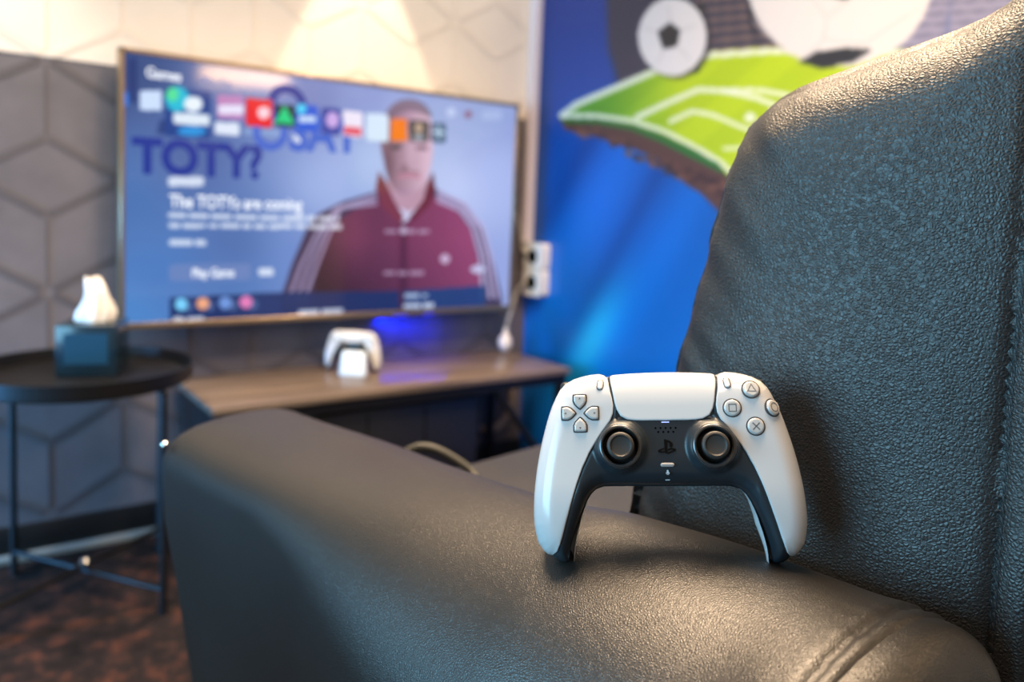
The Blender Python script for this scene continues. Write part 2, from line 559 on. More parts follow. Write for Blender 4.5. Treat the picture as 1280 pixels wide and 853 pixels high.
# ------------------------------------------------------------------ mural on the blue wall
S = Sheet(H_MU, (-1.75, .004), (-.002, 1.78), .0045)
def mural_ground(px, py):
    base = np.zeros(px.shape+(3,))
    t = np.clip((py-20)/420, 0, 1)[..., None]
    a, b = np.array([2, 58, 150.]), np.array([0, 110, 205.])
    base[:] = a*(1-t)+b*t
    # darker and paler diagonal bands of the printed backdrop
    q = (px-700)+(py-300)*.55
    pale_band = np.exp(-((q-20)/38.)**2)+.7*np.exp(-((q-135)/30.)**2)
    base += pale_band[..., None]*np.array([0, 22, 36.])
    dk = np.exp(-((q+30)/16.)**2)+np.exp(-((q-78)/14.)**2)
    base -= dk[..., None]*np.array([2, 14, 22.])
    sp = np.exp(-((((px-742)+(py-420)*.45)/24.)**2+((py-425)/62.)**2))  # paler cyan spot, low near the corner
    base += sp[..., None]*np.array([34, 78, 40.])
    return np.clip(base, 0, 255)
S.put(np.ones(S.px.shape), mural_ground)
# stadium stand at the top
S.poly([(757, -60), (760, 60), (780, 130), (1000, 110), (1400, 60), (1400, -200), (760, -200)], (58, 54, 72), .95, soft=14)
for k in range(7):
    y = 74-k*13
    S.poly([(868, y+3), (1000, y-10), (1000, y-5), (868, y+8)], (150, 120, 105), .8, soft=2)
    S.poly([(1080, y+4), (1400, y-18), (1400, y-8), (1080, y+12)], (176, 170, 196), .9, soft=2)
S.poly([(1060, 90), (1400, 40), (1400, -200), (1120, -200)], (160, 156, 186), .55, soft=6)
S.line([(1195, -60), (1182, 70)], 5, (110, 120, 165), .8)
# earth below the pitch
earth = [(699, 148), (708, 163), (738, 169), (765, 178), (795, 188), (820, 198), (843, 214), (856, 230), (876, 242), (890, 256), (902, 268), (925, 275), (960, 300), (1010, 280), (1010, 180), (900, 170), (760, 140)]
S.poly(earth, (88, 58, 50), 1, 'printed_earth', soft=1)
rnd = random.Random(3)
for k in range(70):
    x = rnd.uniform(705, 960); yy = 146+(x-700)*.42+rnd.uniform(-2, 12)
    S.poly([(x-6, yy), (x+2, yy-5), (x+8, yy+1), (x, yy+6)], rnd.choice([(58, 38, 36), (128, 84, 66), (70, 46, 42), (108, 70, 54)]), .8)
pitch = [(699, 147), (722, 128), (760, 112), (812, 88), (850, 72), (880, 66), (950, 60), (1060, 60), (1150, 64), (1400, 70), (1400, 240), (990, 240), (920, 232), (898, 204), (866, 186), (828, 168), (792, 156), (745, 148)]
def pitch_col(px, py):
    c = np.zeros(px.shape+(3,)); t = np.clip((px-740)/110, 0, 1)[..., None]
    c[:] = np.array([84, 156, 40.])*(1-t)+np.array([186, 212, 20.])*t
    st = (np.floor((px+py*1.2-860)/46) % 2)[..., None]
    c -= st*np.array([9, 8, 2.])
    return c
S.poly(pitch, pitch_col, 1, 'printed_pitch')
S.poly([(699, 147), (745, 148), (792, 156), (828, 168), (866, 186), (898, 204), (922, 234), (915, 222), (890, 210), (862, 196), (826, 178), (790, 163), (745, 155), (706, 154)], (40, 110, 40), 1, 'printed_pitch')
W_ = (238, 244, 226)
for pts, w in (([(703, 144), (722, 130), (812, 92), (852, 76), (890, 69), (960, 64), (1060, 64), (1160, 68)], 8),
               ([(703, 145), (745, 145), (790, 151), (830, 164), (866, 182), (900, 202), (925, 226)], 6),
               ([(796, 147), (836, 128), (874, 112), (905, 114), (945, 122), (990, 140)], 7),
               ([(838, 152), (866, 139), (892, 144), (930, 160), (960, 170)], 6),
               ([(905, 113), (950, 113), (1000, 122), (1040, 128)], 6),
               ([(905, 186), (930, 185), (970, 182)], 5)):
    S.line(pts, w, W_, .92, label='printed_pitch')
S.ell(938, 147, 7, 6, W_, .95)
# small ball
def ball(lab, cx, cy, rx, ry, panels, seams):
    S.ell(cx, cy, rx, ry, (232, 226, 226), 1, lab)
    for pl in panels: S.poly(pl, (42, 42, 48), 1)
    for sm in seams: S.line(sm, 3, (206, 199, 200), .6)
S.ell(846, 48, 44, 50, (36, 32, 44), .8, soft=5)
ball('printed_football', 841, 46, 43, 49, [[(822, 40), (838, 28), (851, 38), (847, 57), (830, 62)], [(868, 8), (884, 20), (880, 2)], [(862, 92), (880, 76), (874, 90)]],
     [[(838, 28), (836, 8)], [(851, 38), (870, 32)], [(847, 57), (862, 74)], [(830, 62), (822, 80)], [(822, 40), (804, 34)]])
S.poly([(928, -80), (938, 30), (950, 62), (942, 20), (946, -80)], (30, 32, 44), .9, soft=3)
ball('printed_football#2', 1050, -32, 118, 116, [[(998, 78), (1022, 64), (1060, 60), (1092, 62), (1066, 78), (1030, 86)], [(1000, -60), (1060, -80), (1095, -40), (1060, 0), (1010, -10)]],
     [[(942, 25), (975, 60), (1000, 76)], [(1000, 76), (1030, 50), (1034, 22), (1010, -10)], [(1034, 22), (1060, 0)], [(1034, 50), (1080, 55), (1150, 10)]])
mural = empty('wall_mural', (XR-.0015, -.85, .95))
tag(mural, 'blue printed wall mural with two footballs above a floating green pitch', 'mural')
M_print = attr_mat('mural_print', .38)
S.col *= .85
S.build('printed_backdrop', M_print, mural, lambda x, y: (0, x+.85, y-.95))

# ================================================================== TELEVISION
TW, TZ0, TZ1 = 1.191, .572, 1.254
tv = tag(empty('television', (TW/2, -.07, TZ0)), 'large wall-mounted television with bronze frame showing a game menu', 'television')
def tvl(lo, hi): return Vector(lo)-tv.location, Vector(hi)-tv.location
bm = bmesh.new(); fr = .011
for lo, hi in (((0, -.104, TZ0), (fr, -.062, TZ1)), ((TW-fr, -.104, TZ0), (TW, -.062, TZ1)),
               ((0, -.104, TZ1-fr), (TW, -.062, TZ1)), ((0, -.104, TZ0), (TW, -.062, TZ0+fr+.004))):
    a, b = tvl(lo, hi); box_bm(bm, a, b, .002, 1)
bm_obj('frame', bm, M_tvframe, tv)
a, b = tvl((.004, -.094, TZ0+.004), (TW-.004, -.055, TZ1-.004)); box('back_housing', a, b, M_tvback, tv, .006)
a, b = tvl((.35, -.055, TZ0+.06), (.85, -.0032, TZ0+.5)); box('wall_mount', a, b, M_tvback, tv, .004)
M_glowstrip = mat('blue_glow_strip', (.01, .01, .05), .4, emit=(.0, .02, 1.), emit_strength=2)
a, b = tvl((.78, -.050, TZ0-.012), (.92, -.040, TZ0-.004)); 
box('added_glow_strip', a, b, M_glowstrip, tv, .002)  # added glowing strip, stands in for the unseen source of the blue glow
a, b = tvl((.82, -.062, TZ0-.010), (.88, -.036, TZ0+.05)); box('glow_strip_bracket', a, b, M_tvback, tv, .002)

S = Sheet(H_TV, (.010, TZ0+.014), (TW-.010, TZ1-.010), .0026)
def tv_ground(px, py):
    pts = np.array([(165, 90), (165, 240), (165, 390), (240, 190), (290, 300), (280, 370), (400, 130), (410, 230), (380, 330), (470, 200), (460, 120), (600, 160), (570, 230), (615, 210), (615, 340), (635, 150), (600, 130), (200, 340)], float)
    cs = np.array([(52, 74, 128), (66, 112, 178), (74, 134, 204), (78, 100, 160), (74, 106, 170), (76, 118, 184), (112, 126, 186), (158, 180, 232), (104, 136, 204), (180, 200, 244), (138, 154, 212), (160, 176, 226), (200, 212, 250), (176, 190, 240), (148, 164, 222), (140, 156, 218), (150, 164, 214), (72, 122, 192)], float)
    w = np.stack([1/(((px-p[0])**2+(py-p[1])**2)+900.)**1.3 for p in pts], -1)
    return (w@cs)/w.sum(-1, keepdims=True)
S.put(np.ones(S.px.shape), tv_ground)
DK = (10, 36, 104)
S.poly([(160, 72), (172, 72), (172, 128), (160, 128)], DK, .55, soft=2)
S.poly([(200, 150), (212, 150), (210, 168), (196, 168)], DK, .6, soft=2)
# man in a zipped maroon track jacket
PP = 'portrait'
S.poly([(352, 372), (366, 330), (384, 286), (398, 268), (430, 252), (470, 240), (545, 236), (585, 258), (605, 290), (618, 330), (628, 372), (628, 395), (352, 400)], (60, 44, 78), 1, PP, soft=2)
def jacket(px, py):
    t = np.clip((px-400)/190, 0, 1)[..., None]
    c = np.array([74, 30, 54.])*(1-t)+np.array([150, 66, 106.])*t
    c = c - np.exp(-((px-505)/5.)**2)[..., None]*22
    c = c - np.clip((py-300)/90, 0, 1)[..., None]*np.array([44, 22, 26.])*(1-t*.5)
    c = c + np.exp(-((px-440)/22.)**2-((py-290)/50.)**2)[..., None]*np.array([26, 14, 14.])
    return np.clip(c, 8, 255)
S.poly([(392, 368), (398, 318), (412, 284), (440, 264), (476, 248), (545, 246), (572, 262), (590, 288), (600, 330), (604, 372), (600, 395), (390, 395)], jacket, 1, PP, soft=2)
for dx in (0, 11, 22):
    S.line([(360+dx*.9, 378), (376+dx*.9, 334), (396+dx*.7, 294), (420+dx*.3, 262-dx*.1), (470, 244+dx*.5)], 4.5, (172, 158, 196), .8, label=PP)
    S.line([(548, 240+dx*.5), (580-dx*.2, 254+dx*.4), (604-dx*.6, 284), (614-dx*.6, 320), (622-dx*.8, 372)], 4.5, (190, 178, 218), .85, label=PP)
S.poly([(483, 256), (505, 280), (534, 256), (530, 240), (486, 240)], (206, 208, 240), 1, PP, soft=1)
S.poly([(484, 232), (496, 258), (512, 266), (530, 254), (536, 226), (530, 205), (488, 205)], (186, 148, 170), 1, PP, soft=2)
def face(px, py):
    t = np.clip((px-480)/55, 0, 1)[..., None]
    c = np.array([128, 92, 118.])*(1-t)+np.array([216, 180, 206.])*t
    c = c - np.exp(-((px-487)/7.)**2-((py-205)/26.)**2)[..., None]*26
    c = c + np.exp(-((px-513)/6.)**2-((py-190)/18.)**2)[..., None]*16
    return c
S.poly(chaikin([(480, 160), (484, 142), (496, 130), (512, 126), (530, 132), (540, 148), (543, 172), (541, 200), (536, 222), (526, 238), (510, 246), (496, 240), (485, 224), (480, 200), (476, 180)], 2), face, 1, PP, soft=2)
S.poly(chaikin([(478, 172), (480, 146), (492, 128), (512, 122), (532, 128), (543, 148), (536, 146), (524, 140), (508, 138), (492, 146), (486, 160), (484, 180)], 2), (112, 92, 116), .75, PP, soft=2)
S.poly([(488, 182), (502, 180), (502, 186), (490, 188)], (70, 48, 66), .8, soft=2)
S.poly([(520, 182), (536, 183), (535, 188), (521, 187)], (110, 80, 104), .8, soft=2)
S.ell(506, 210, 4, 5, (120, 84, 108), .6, soft=2)
S.line([(500, 221), (512, 219), (524, 221)], 5, (190, 118, 150), .8)
S.line([(498, 216), (511, 214), (524, 216)], 3, (120, 84, 104), .5)
S.poly([(470, 236), (474, 214), (482, 226), (494, 252), (506, 272), (500, 280), (478, 258)], (122, 48, 66), 1, PP, soft=1)
S.poly([(545, 236), (542, 214), (535, 230), (530, 250), (512, 272), (514, 280), (538, 256)], (104, 34, 58), 1, PP, soft=1)
S.line([(505, 278), (506, 372)], 3, (70, 26, 50), .8)
S.ell(557, 324, 6, 6, (206, 186, 220), .9)
S.ell(505, 288, 4, 5, (190, 180, 210), .9)
# menu bars at the foot of the picture
S.poly([(213, 373), (345, 366), (500, 364), (500, 398), (213, 412)], (14, 40, 98), .92, 'menu_bar', soft=1)
S.poly([(505, 364), (607, 357), (607, 386), (505, 392)], (22, 58, 118), .92, 'menu_bar#2', soft=1)
for cx, cy, c in ((227, 381, (120, 210, 255)), (254, 380, (240, 168, 130)), (282, 379, (110, 150, 220)), (308, 378, (226, 124, 186))):
    S.ell(cx+9, cy+3, 6, 7, (70, 96, 150), .9); S.ell(cx, cy, 8, 8, c, 1, 'profile_icon#%d' % cx)
# row of app tiles
S.rect(149, 115, 160, 133, (50, 130, 235), 1, 3, 'app_icon#a')
S.rect(175, 113, 203, 138, (205, 225, 255), 1, 4, 'app_icon#b')
S.rect(207, 108, 264, 170, (20, 62, 140), 1, 5, 'app_icon#c', sl=7, sr=3)
S.ell(222, 124, 15, 16, (30, 190, 220), 1, soft=3); S.ell(216, 118, 8, 9, (90, 230, 150), .9, soft=3)
S.ell(242, 130, 12, 10, (235, 245, 255), 1, soft=2); S.rect(217, 140, 263, 155, (235, 245, 255), .95, 3, soft=2, sl=3, sr=3)
S.ell(240, 164, 18, 6, (40, 160, 235), .9, soft=2)
S.rect(272, 118, 305, 148, (190, 130, 190), 1, 4, 'app_icon#d', sl=2, sr=2); S.rect(273, 131, 305, 143, (235, 232, 255), .95, 3)
S.rect(308, 122, 341, 157, (236, 22, 34), 1, 4, 'app_icon#e', sl=3, sr=3); S.ell(330, 141, 8, 8, (255, 214, 226), 1)
S.rect(344, 130, 369, 158, (8, 44, 50), 1, 3, 'app_icon#f', sl=2, sr=2); S.poly([(356, 131), (369, 155), (343, 154)], (20, 210, 130), 1, soft=2)
S.rect(371, 130, 398, 164, (10, 84, 214), 1, 4, 'app_icon#g', sl=2, sr=2); S.ell(377, 136, 6, 7, (70, 210, 250), 1); S.rect(374, 145, 395, 153, (220, 236, 255), .9, 2)
S.rect(402, 134, 426, 168, (40, 60, 160), 1, 4, 'app_icon#h', sl=2, sr=2); S.ell(416, 150, 8, 10, (220, 180, 240), .9)
S.rect(429, 138, 454, 170, (240, 232, 250), 1, 4, 'app_icon#i', sl=2, sr=2); S.poly([(430, 158), (452, 160), (452, 170), (430, 168)], (226, 70, 90), .9)
S.rect(458, 141, 486, 176, (214, 232, 252), 1, 4, 'app_icon#j', sl=2, sr=2)
S.rect(489, 148, 509, 176, (246, 122, 20), 1, 2, 'app_icon#k', sl=1, sr=1)
S.rect(512, 150, 537, 177, (74, 64, 78), 1, 4, 'app_icon#l', sl=1, sr=1); S.ell(524, 160, 5, 7, (200, 170, 150), .9); S.ell(524, 172, 7, 4, (170, 180, 196), .8)
S.rect(540, 153, 558, 178, (66, 92, 130), 1, 4, 'app_icon#m', sl=1, sr=1); S.line([(549, 158), (549, 173)], 3, (190, 214, 240)); S.line([(542, 165), (556, 166)], 3, (190, 214, 240))
S.ell(565, 140, 6, 6, (200, 212, 250), .8); S.ell(586, 143, 5, 5, (140, 84, 120), .8); S.rect(603, 138, 628, 150, (180, 196, 240), .6, 3)
# text chips whose letters cannot be read: plain bars
WH = (232, 240, 255)
S.rect(269, 152, 300, 168, WH, .95, 4, sl=2, sr=2)
for x0, x1, y in ((305, 360, 160),): S.rect(x0, y, x1, y+8, (150, 180, 225), .6, 2, sl=3, sr=3)
S.ell(374, 171, 7, 7, WH, .9)
S.rect(211, 221, 255, 233, WH, .85, 3)
def words(x0, x1, y, h, sl, c=WH, a=.8, seed=1):
    r_ = random.Random(seed); x = x0
    while x < x1-4:
        w = min(r_.uniform(10, 30), x1-x); yy = y+sl*(x-x0)
        S.rect(x, yy, x+w, yy+h, c, a, 1.5, sl=sl*w, sr=sl*w); x += w+3
words(211, 425, 266, 6, .025, seed=5); words(211, 428, 279, 6, .008, seed=8)
words(212, 258, 300, 7, .0, seed=2)
S.rect(212, 331, 314, 352, (112, 134, 190), .75, 5, 'play_button', sl=-1, sr=-2)
S.rect(324, 335, 342, 345, WH, .85, 3)
words(482, 538, 287, 5, 0., (190, 170, 200), .7, 3); words(480, 536, 339, 5, 0., (190, 170, 200), .7, 4)
words(217, 255, 397, 6, -.03, seed=3); words(374, 430, 388, 6, -.04, seed=6)
words(506, 535, 368, 5, -.02, (200, 216, 240), .8, 9); words(505, 543, 380, 6, -.03, seed=10)
S.ell(598, 337, 9, 5, (200, 204, 240), .9)
M_screen = attr_mat('tv_picture', .09, True, 1.0)
sc_y = -.0965
scr = S.build('screen', M_screen, tv, lambda x, z: (x-tv.location.x, sc_y-tv.location.y, z-TZ0), {'app_icon': (0, -.0011, 0), 'play_button': (0, -.0002, 0)})
TVS = S
M_let_d = mat('screen_letter_blue', (0, 0, 0), .3, emit=srgb(8, 48, 150), emit_strength=1)
M_let_w = mat('screen_letter_white', (0, 0, 0), .3, emit=srgb(238, 244, 255), emit_strength=1.15)

def text_mesh(body, size, bold=0.):
    c = bpy.data.curves.new('lettering', 'FONT'); c.body = body; c.size = size; c.offset = bold; c.extrude = .0002
    o = bpy.data.objects.new('lettering', c); COL.objects.link(o)
    dg = bpy.context.evaluated_depsgraph_get(); dg.update()
    me = bpy.data.meshes.new_from_object(o.evaluated_get(dg))
    bpy.data.objects.remove(o); bpy.data.curves.remove(c)
    me.name = 'lettering'; return me

def screen_text(body, pL, pR, hgt, m, bold=0.):
    """lettering on the screen from baseline point pL to pR, cap height hgt (sheet units near pL)"""
    a, b = TVS.wall(pL), TVS.wall(pR)
    top = TVS.wall((pL[0], pL[1]-hgt))
    h = top[1]-a[1]
    me = text_mesh(body, h/.70, bold*h)
    xs = [v.co.x for v in me.vertices]; k = (b[0]-a[0])/(max(xs)-min(xs))
    x0 = min(xs)
    for v in me.vertices:
        x = (v.co.x-x0)*k
        v.co = (a[0]+x-tv.location.x, sc_y-.0004-v.co.z-tv.location.y, a[1]+v.co.y+(b[1]-a[1])*x/(b[0]-a[0])-TZ0)
    me.materials.clear(); me.materials.append(m)
    o = bpy.data.objects.new('lettering', me); COL.objects.link(o); o.parent = tv
    return o
screen_text('TOTY?', (165, 214), (328, 222), 42, M_let_d, .065)
screen_text('O', (334, 150), (384, 156), 46, M_let_d, .06)
screen_text('OSAY', (316, 185), (452, 190), 46, mat('screen_letter_sky', (0, 0, 0), .3, emit=srgb(56, 100, 205), emit_strength=1), .05)
screen_text('The TOTYs are coming', (212, 259), (378, 263), 16, M_let_w, .03)
screen_text('Play Game', (241, 347), (293, 346), 11, M_let_w, .03)
screen_text('Games', (183, 96), (227, 102), 13, M_let_w, .03)
screen_text('Media', (252, 105), (290, 110), 11, mat('screen_letter_dim', (0, 0, 0), .3, emit=srgb(130, 140, 190), emit_strength=1), .02)

# ================================================================== DESK
DX0, DX1, DY0, DZ = .142, 1.218, -.388, .423
desk = tag(empty('desk', ((DX0+DX1)/2, -.21, 0)), 'low walnut-topped desk with black metal frame under the television', 'desk')
def dl(lo, hi): return Vector(lo)-desk.location, Vector(hi)-desk.location
a, b = dl((DX0, DY0, DZ-.018), (DX1, -.028, DZ)); box('tabletop', a, b, M_wood, desk, .002)
bm = bmesh.new()
for lo, hi in (((DX0+.01, DY0+.01, DZ-.046), (DX1-.01, DY0+.035, DZ-.018)), ((DX0+.01, -.06, DZ-.046), (DX1-.01, -.035, DZ-.018)),
               ((DX0+.01, DY0+.035, DZ-.046), (DX0+.035, -.06, DZ-.018)), ((DX1-.035, DY0+.035, DZ-.046), (DX1-.01, -.06, DZ-.018))):
    a, b = dl(lo, hi); box_bm(bm, a, b)
bm_obj('frame_rail', bm, M_metal, desk)
for x in (DX0+.01, DX1-.035):
    a, b = dl((x, DY0+.01, 0), (x+.025, DY0+.035, DZ-.046)); box('leg', a, b, M_metal, desk, .001)
a, b = dl((DX0+.012, DY0+.035, .05), (DX0+.02, -.06, DZ-.046)); box('side_panel', a, b, M_metal, desk)
for x in (DX0+.045, DX1-.07):
    a, b = dl((x, -.06, 0), (x+.022, -.038, DZ-.046)); box('leg', a, b, M_metal, desk, .001)
for xt, xb in ((.94, 1.185), (DX0+.27, DX0+.03)):
    tube('brace', [Vector((xt, -.362, DZ-.03))-desk.location, Vector((xb, -.362, .09))-desk.location], .010, M_metal, desk)

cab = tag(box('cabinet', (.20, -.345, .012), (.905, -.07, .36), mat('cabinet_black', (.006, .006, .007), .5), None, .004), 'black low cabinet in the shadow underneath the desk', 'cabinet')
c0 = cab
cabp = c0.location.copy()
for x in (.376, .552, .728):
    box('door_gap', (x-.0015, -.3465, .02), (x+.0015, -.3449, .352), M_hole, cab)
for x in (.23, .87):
    for y in (-.32, -.1): box('foot', (x-.015, y-.015, 0), (x+.015, y+.015, .0125), M_metal, cab)

# ------------------------------------------------------------------ cables and socket
sock = tag(empty('wall_socket', (XR, -.085, .705)), 'white double wall socket on the blue wall right of the television', 'socket')
def rounded(w, h, r, n=6):
    P = []
    for sx, sy, a0 in ((1, 1, 0), (-1, 1, 90), (-1, -1, 180), (1, -1, 270)):
        for k in range(n+1):
            an = math.radians(a0+90*k/n); P.append((sx*(w/2-r)+r*math.cos(an), sy*(h/2-r)+r*math.sin(an)))
    return np.array(P)
ROT_R = Matrix(((0, 0, -1, 0), (-1, 0, 0, 0), (0, 1, 0, 0), (0, 0, 0, 1)))   # local xy on the blue wall, z into the room
for k, zz in enumerate((.045, -.045)):
    bm = extrude_poly(bmesh.new(), rounded(.098, .092, .014), .0018, .040, ROT_R)
    p = bm_obj('socket_housing', bm, M_plastic, sock); p.location = (0, 0, zz)
    bmv = p.modifiers.new('bevel', 'BEVEL'); bmv.width = .004; bmv.segments = 2; bmv.limit_method = 'ANGLE'
    l = lathe('socket_well', [(0, .0405), (.020, .0405), (.0215, .043), (.024, .043), (.0245, .040)], M_hole, sock)
    l.data.transform(ROT_R); l.location = (0, 0, zz)
plug = tag(empty('plug_adapter', (1.255, -.052, DZ)), 'white plug lying on the desk at the foot of the wall cable', 'plug')
bm = bmesh.new(); bmesh.ops.create_uvsphere(bm, u_segments=18, v_segments=10, radius=1)
for v in bm.verts: v.co = Vector((v.co.x*.024, v.co.y*.022, .032+v.co.z*.031))
plug.location = (1.19, -.075, DZ)
bm_obj('plug_body', bm, M_plastic, plug)
tube('plug_neck', [(.008, .01, .055), (.016, .02, .078)], [.010, .007], M_plastic, plug)
tag(tube('power_cable', smooth_path([(1.213, -.046, DZ+.08), (1.235, -.03, .53), (1.262, -.022, .60), (1.272, -.03, .635), (1.279, -.06, .655)]), .007, M_cable), 'pale cable hanging from the wall socket to the plug', 'cable')
tag(tube('television_cable', smooth_path([(1.12, -.045, .85), (1.22, -.02, .92), (1.27, -.02, .86), (1.281, -.03, .78), (1.281, -.06, .755)]), .0035, M_cable), 'thin cable curving from the television edge to the socket', 'cable')
tag(tube('looped_cable', smooth_path([(1.265, -.02, .30), (1.262, -.022, .22), (1.235, -.022, .165), (1.19, -.02, .14), (1.14, -.02, .15)]), .011, mat('tan_cable', (.42, .30, .18), .5)), 'pale loop of cable against the wall under the desk', 'cable')

# ================================================================== SIDE TABLE, TISSUES
TB = tag(empty('side_table', (-.10, -.27, 0)), 'round black metal tray table at the left by the grey wall', 'side table')
RT, ZT = .222, .492
lathe('tray', [(0, ZT), (RT-.004, ZT), (RT, ZT+.004), (RT+.003, ZT+.036), (RT-.002, ZT+.036), (RT-.006, ZT+.008), (0, ZT+.006)], M_metal, TB, 64)
for sx, sy in ((-.123, .185), (.125, -.184), (.184, .125), (-.184, -.125)):
    tube('leg', [(sx, sy, 0), (sx, sy, ZT-.0005)], .008, M_metal, TB)
tube('cross_bar', [(-.123, .185, .055), (.125, -.184, .055)], .006, M_metal, TB)
tube('cross_bar', [(.184, .125, .067), (-.184, -.125, .067)], .006, M_metal, TB)
M_chrome = mat('chrome', (.7, .7, .7), .2, metal=1.)
lathe('cross_bolt', [(0, .084), (.007, .083), (.012, .078), (.012, .073), (0, .073)], M_chrome, TB)

tis = tag(empty('tissue_box', (-.075, -.225, ZT+.0062), (0, 0, math.radians(-22))), 'dark navy cube box of tissues standing on the round tray table', 'tissue box')
bs = .061
box('box', (-bs, -bs, 0), (bs, bs, .116), M_tbox, tis, .004)
tag(box('printed_panel', (-bs*.72, -bs-.0008, .03), (bs*.72, -bs+.001, .098), mat('tissue_panel_blue', (.008, .045, .085), .3)), None).parent = tis
box('opening', (-.042, -.018, .1155), (.042, .018, .1168), M_hole, tis, .0)
V, Fc = [], []
nu, nv = 36, 14
for j in range(nv):
    t = j/(nv-1)
    for i in range(nu):
        an = 2*math.pi*i/nu
        rr = 1+.16*math.sin(3*an+2*t)+.10*math.sin(7*an-3*t)
        sx = (.034+.004*math.sin(2.5*t*3))*(1-.55*t**2.2)*rr; sy = (.016+.010*t)*(1-.5*t**3)*rr
        zz = .112+.098*t*(1+.10*math.cos(an-2.4)*t+.07*math.sin(2*an)*t)
        V.append((sx*math.cos(an)+.006*math.sin(3*t), sy*math.sin(an), zz))
for j in range(nv-1):
    for i in range(nu): Fc.append((j*nu+i, j*nu+(i+1) % nu, (j+1)*nu+(i+1) % nu, (j+1)*nu+i))
ctr = len(V); V.append((.0, 0, .185))
for i in range(nu): Fc.append(((nv-1)*nu+i, (nv-1)*nu+(i+1) % nu, ctr))
mesh_obj('tissue', V, Fc, M_tissue, tis)

# ================================================================== ARMCHAIR
TH = math.radians(9)
chair = tag(empty('armchair', (.012, -1.86, 0), (0, 0, TH)), 'black leather seat with a padded rolled arm and tall padded back', 'armchair')
# local frame: x = s (towards the seat), y = t (towards the television), z up
AW, AZ, SC = .13, .6975, .010
def sstep(x, a, b):
    t = min(1, max(0, (x-a)/(b-a))); return t*t*(3-2*t)
def arm_profile(t, inset=0., n=52, low=.06):
    """(x,z) points of the arm section at t, from the outer foot over the top to the inner foot"""
    m = sstep(t, .05, .40); mi = sstep(t, -.04, .12); mr = 1-sstep(t, -.13, -.03)
    po = 1.9+.72*m+.65*mr*(1-sstep(t, -.12, -.06)); pi_ = 2+.62*m
    b = AW-.08*m
    ao = AW-.03*m-inset; ai = AW-.055*mi+.005*m-inset
    zt = AZ-.135*max(0, t-.05)+.1*max(0, t-.05)**2
    zc = zt-b; P = []
    for k in range(10): P.append((-ao, low+(zc-low)*k/10.))
    for k in range(n+1):
        an = math.pi-math.pi*k/n; c, s_ = math.cos(an), max(0, math.sin(an))
        pw = po if c < 0 else pi_
        P.append(((ao if c < 0 else ai)*math.copysign(abs(c)**(2/pw), c), zc+max(.01, b-inset)*s_**(2/pw)))
    for k in range(1, 11): P.append((ai, zc-(zc-low)*k/10.))
    return [(x*(1-.4*min(max(0, .56-z), .4))+.019*max(0, t-.1), z) for x, z in P]
def seam_t(x): return -.140-.12*min(.06, max(-.13, x))
def arm_mesh(name, x0, mirror, parent):
    T0, T1, RR = -.14, .606, .032
    ts = list(np.arange(T0, T0+.05, .0022))+list(np.linspace(T0+.052, T1-RR, 70))+[T1-RR+RR*math.sin(k/12*math.pi/2) for k in range(1, 13)]
    V, F = [], []; n = None
    for ti, t in enumerate(ts):
        e = 0. if t < T1-RR else RR-math.sqrt(max(0, RR*RR-(t-(T1-RR))**2))
        prof = arm_profile(t, e)
        n = len(prof)
        for k, (x, z) in enumerate(prof):
            d = t-T0
            nx, nz = x, max(0, z-(AZ-AW)); l = math.hypot(nx, nz)+1e-9; nx /= l; nz /= l
            ang = math.atan2(nz, nx)*AW
            # gathers beside the end seam
            rip = (.0020*math.exp(-((d-.017)/.011)**2))*(.5+.5*math.sin(ang*2*math.pi/.0125+1.2*math.sin(ang*90)))
            rise = -.0050*math.exp(-(d/.0035)**2) - .0022*math.exp(-((d-.0135)/.0028)**2)
            soft = .0014*noise.noise(Vector((x*9, t*7, z*9+3*mirror)))*min(1, max(0, (abs(t)-.04)/.06))
            off = rip+rise+soft
            below = max(0, .56-z)
            tt = t - (below*.40 if t > 0 else 0)*(max(0, t)/T1)
            w_ = max(0, 1-d/.10); tt += (seam_t(x)-T0)*w_
            V.append((x0+mirror*(x+nx*off), tt, z+nz*off))
    nt = len(ts)
    for j in range(nt-1):
        for k in range(n-1):
            f = (j*n+k, j*n+k+1, (j+1)*n+k+1, (j+1)*n+k)
            F.append(f if mirror > 0 else f[::-1])
    f = tuple((nt-1)*n+k for k in range(n)); F.append(f if mirror > 0 else f[::-1])
    o = mesh_obj(name, V, F, M_leather_arm, parent)
    # end panel of the rear
    P = np.array(arm_profile(T0)); P[:, 1] -= .0018*(P[:, 1] > .55)
    def zf(Q):
        d = seg_dist(Q, P, True)
        rr = .026; dd = np.minimum(d, rr)
        return np.sqrt(np.maximum(0, rr*rr-(rr-dd)**2))-.003 + .002*np.array([noise.noise(Vector((q[0]*20, q[1]*20, 5))) for q in Q])
    ep = plate('arm_end_panel', P, .007, zf, M_leather_arm, parent, .02, hb=.004, rings=(.0006, .002, .005))
    me = ep.data
    for v in me.vertices:
        x, z, w = v.co
        v.co = (x0+mirror*x, seam_t(x)-.0005-w, z)
    if mirror < 0: me.flip_normals()
    return o
arm_mesh('armrest', SC, 1, chair)
def wf_glint(): return lathe('glint_bead', [(0, .005), (.003, .0042), (.0045, .002), (.0045, 0)], M_chrome, chair, 20)

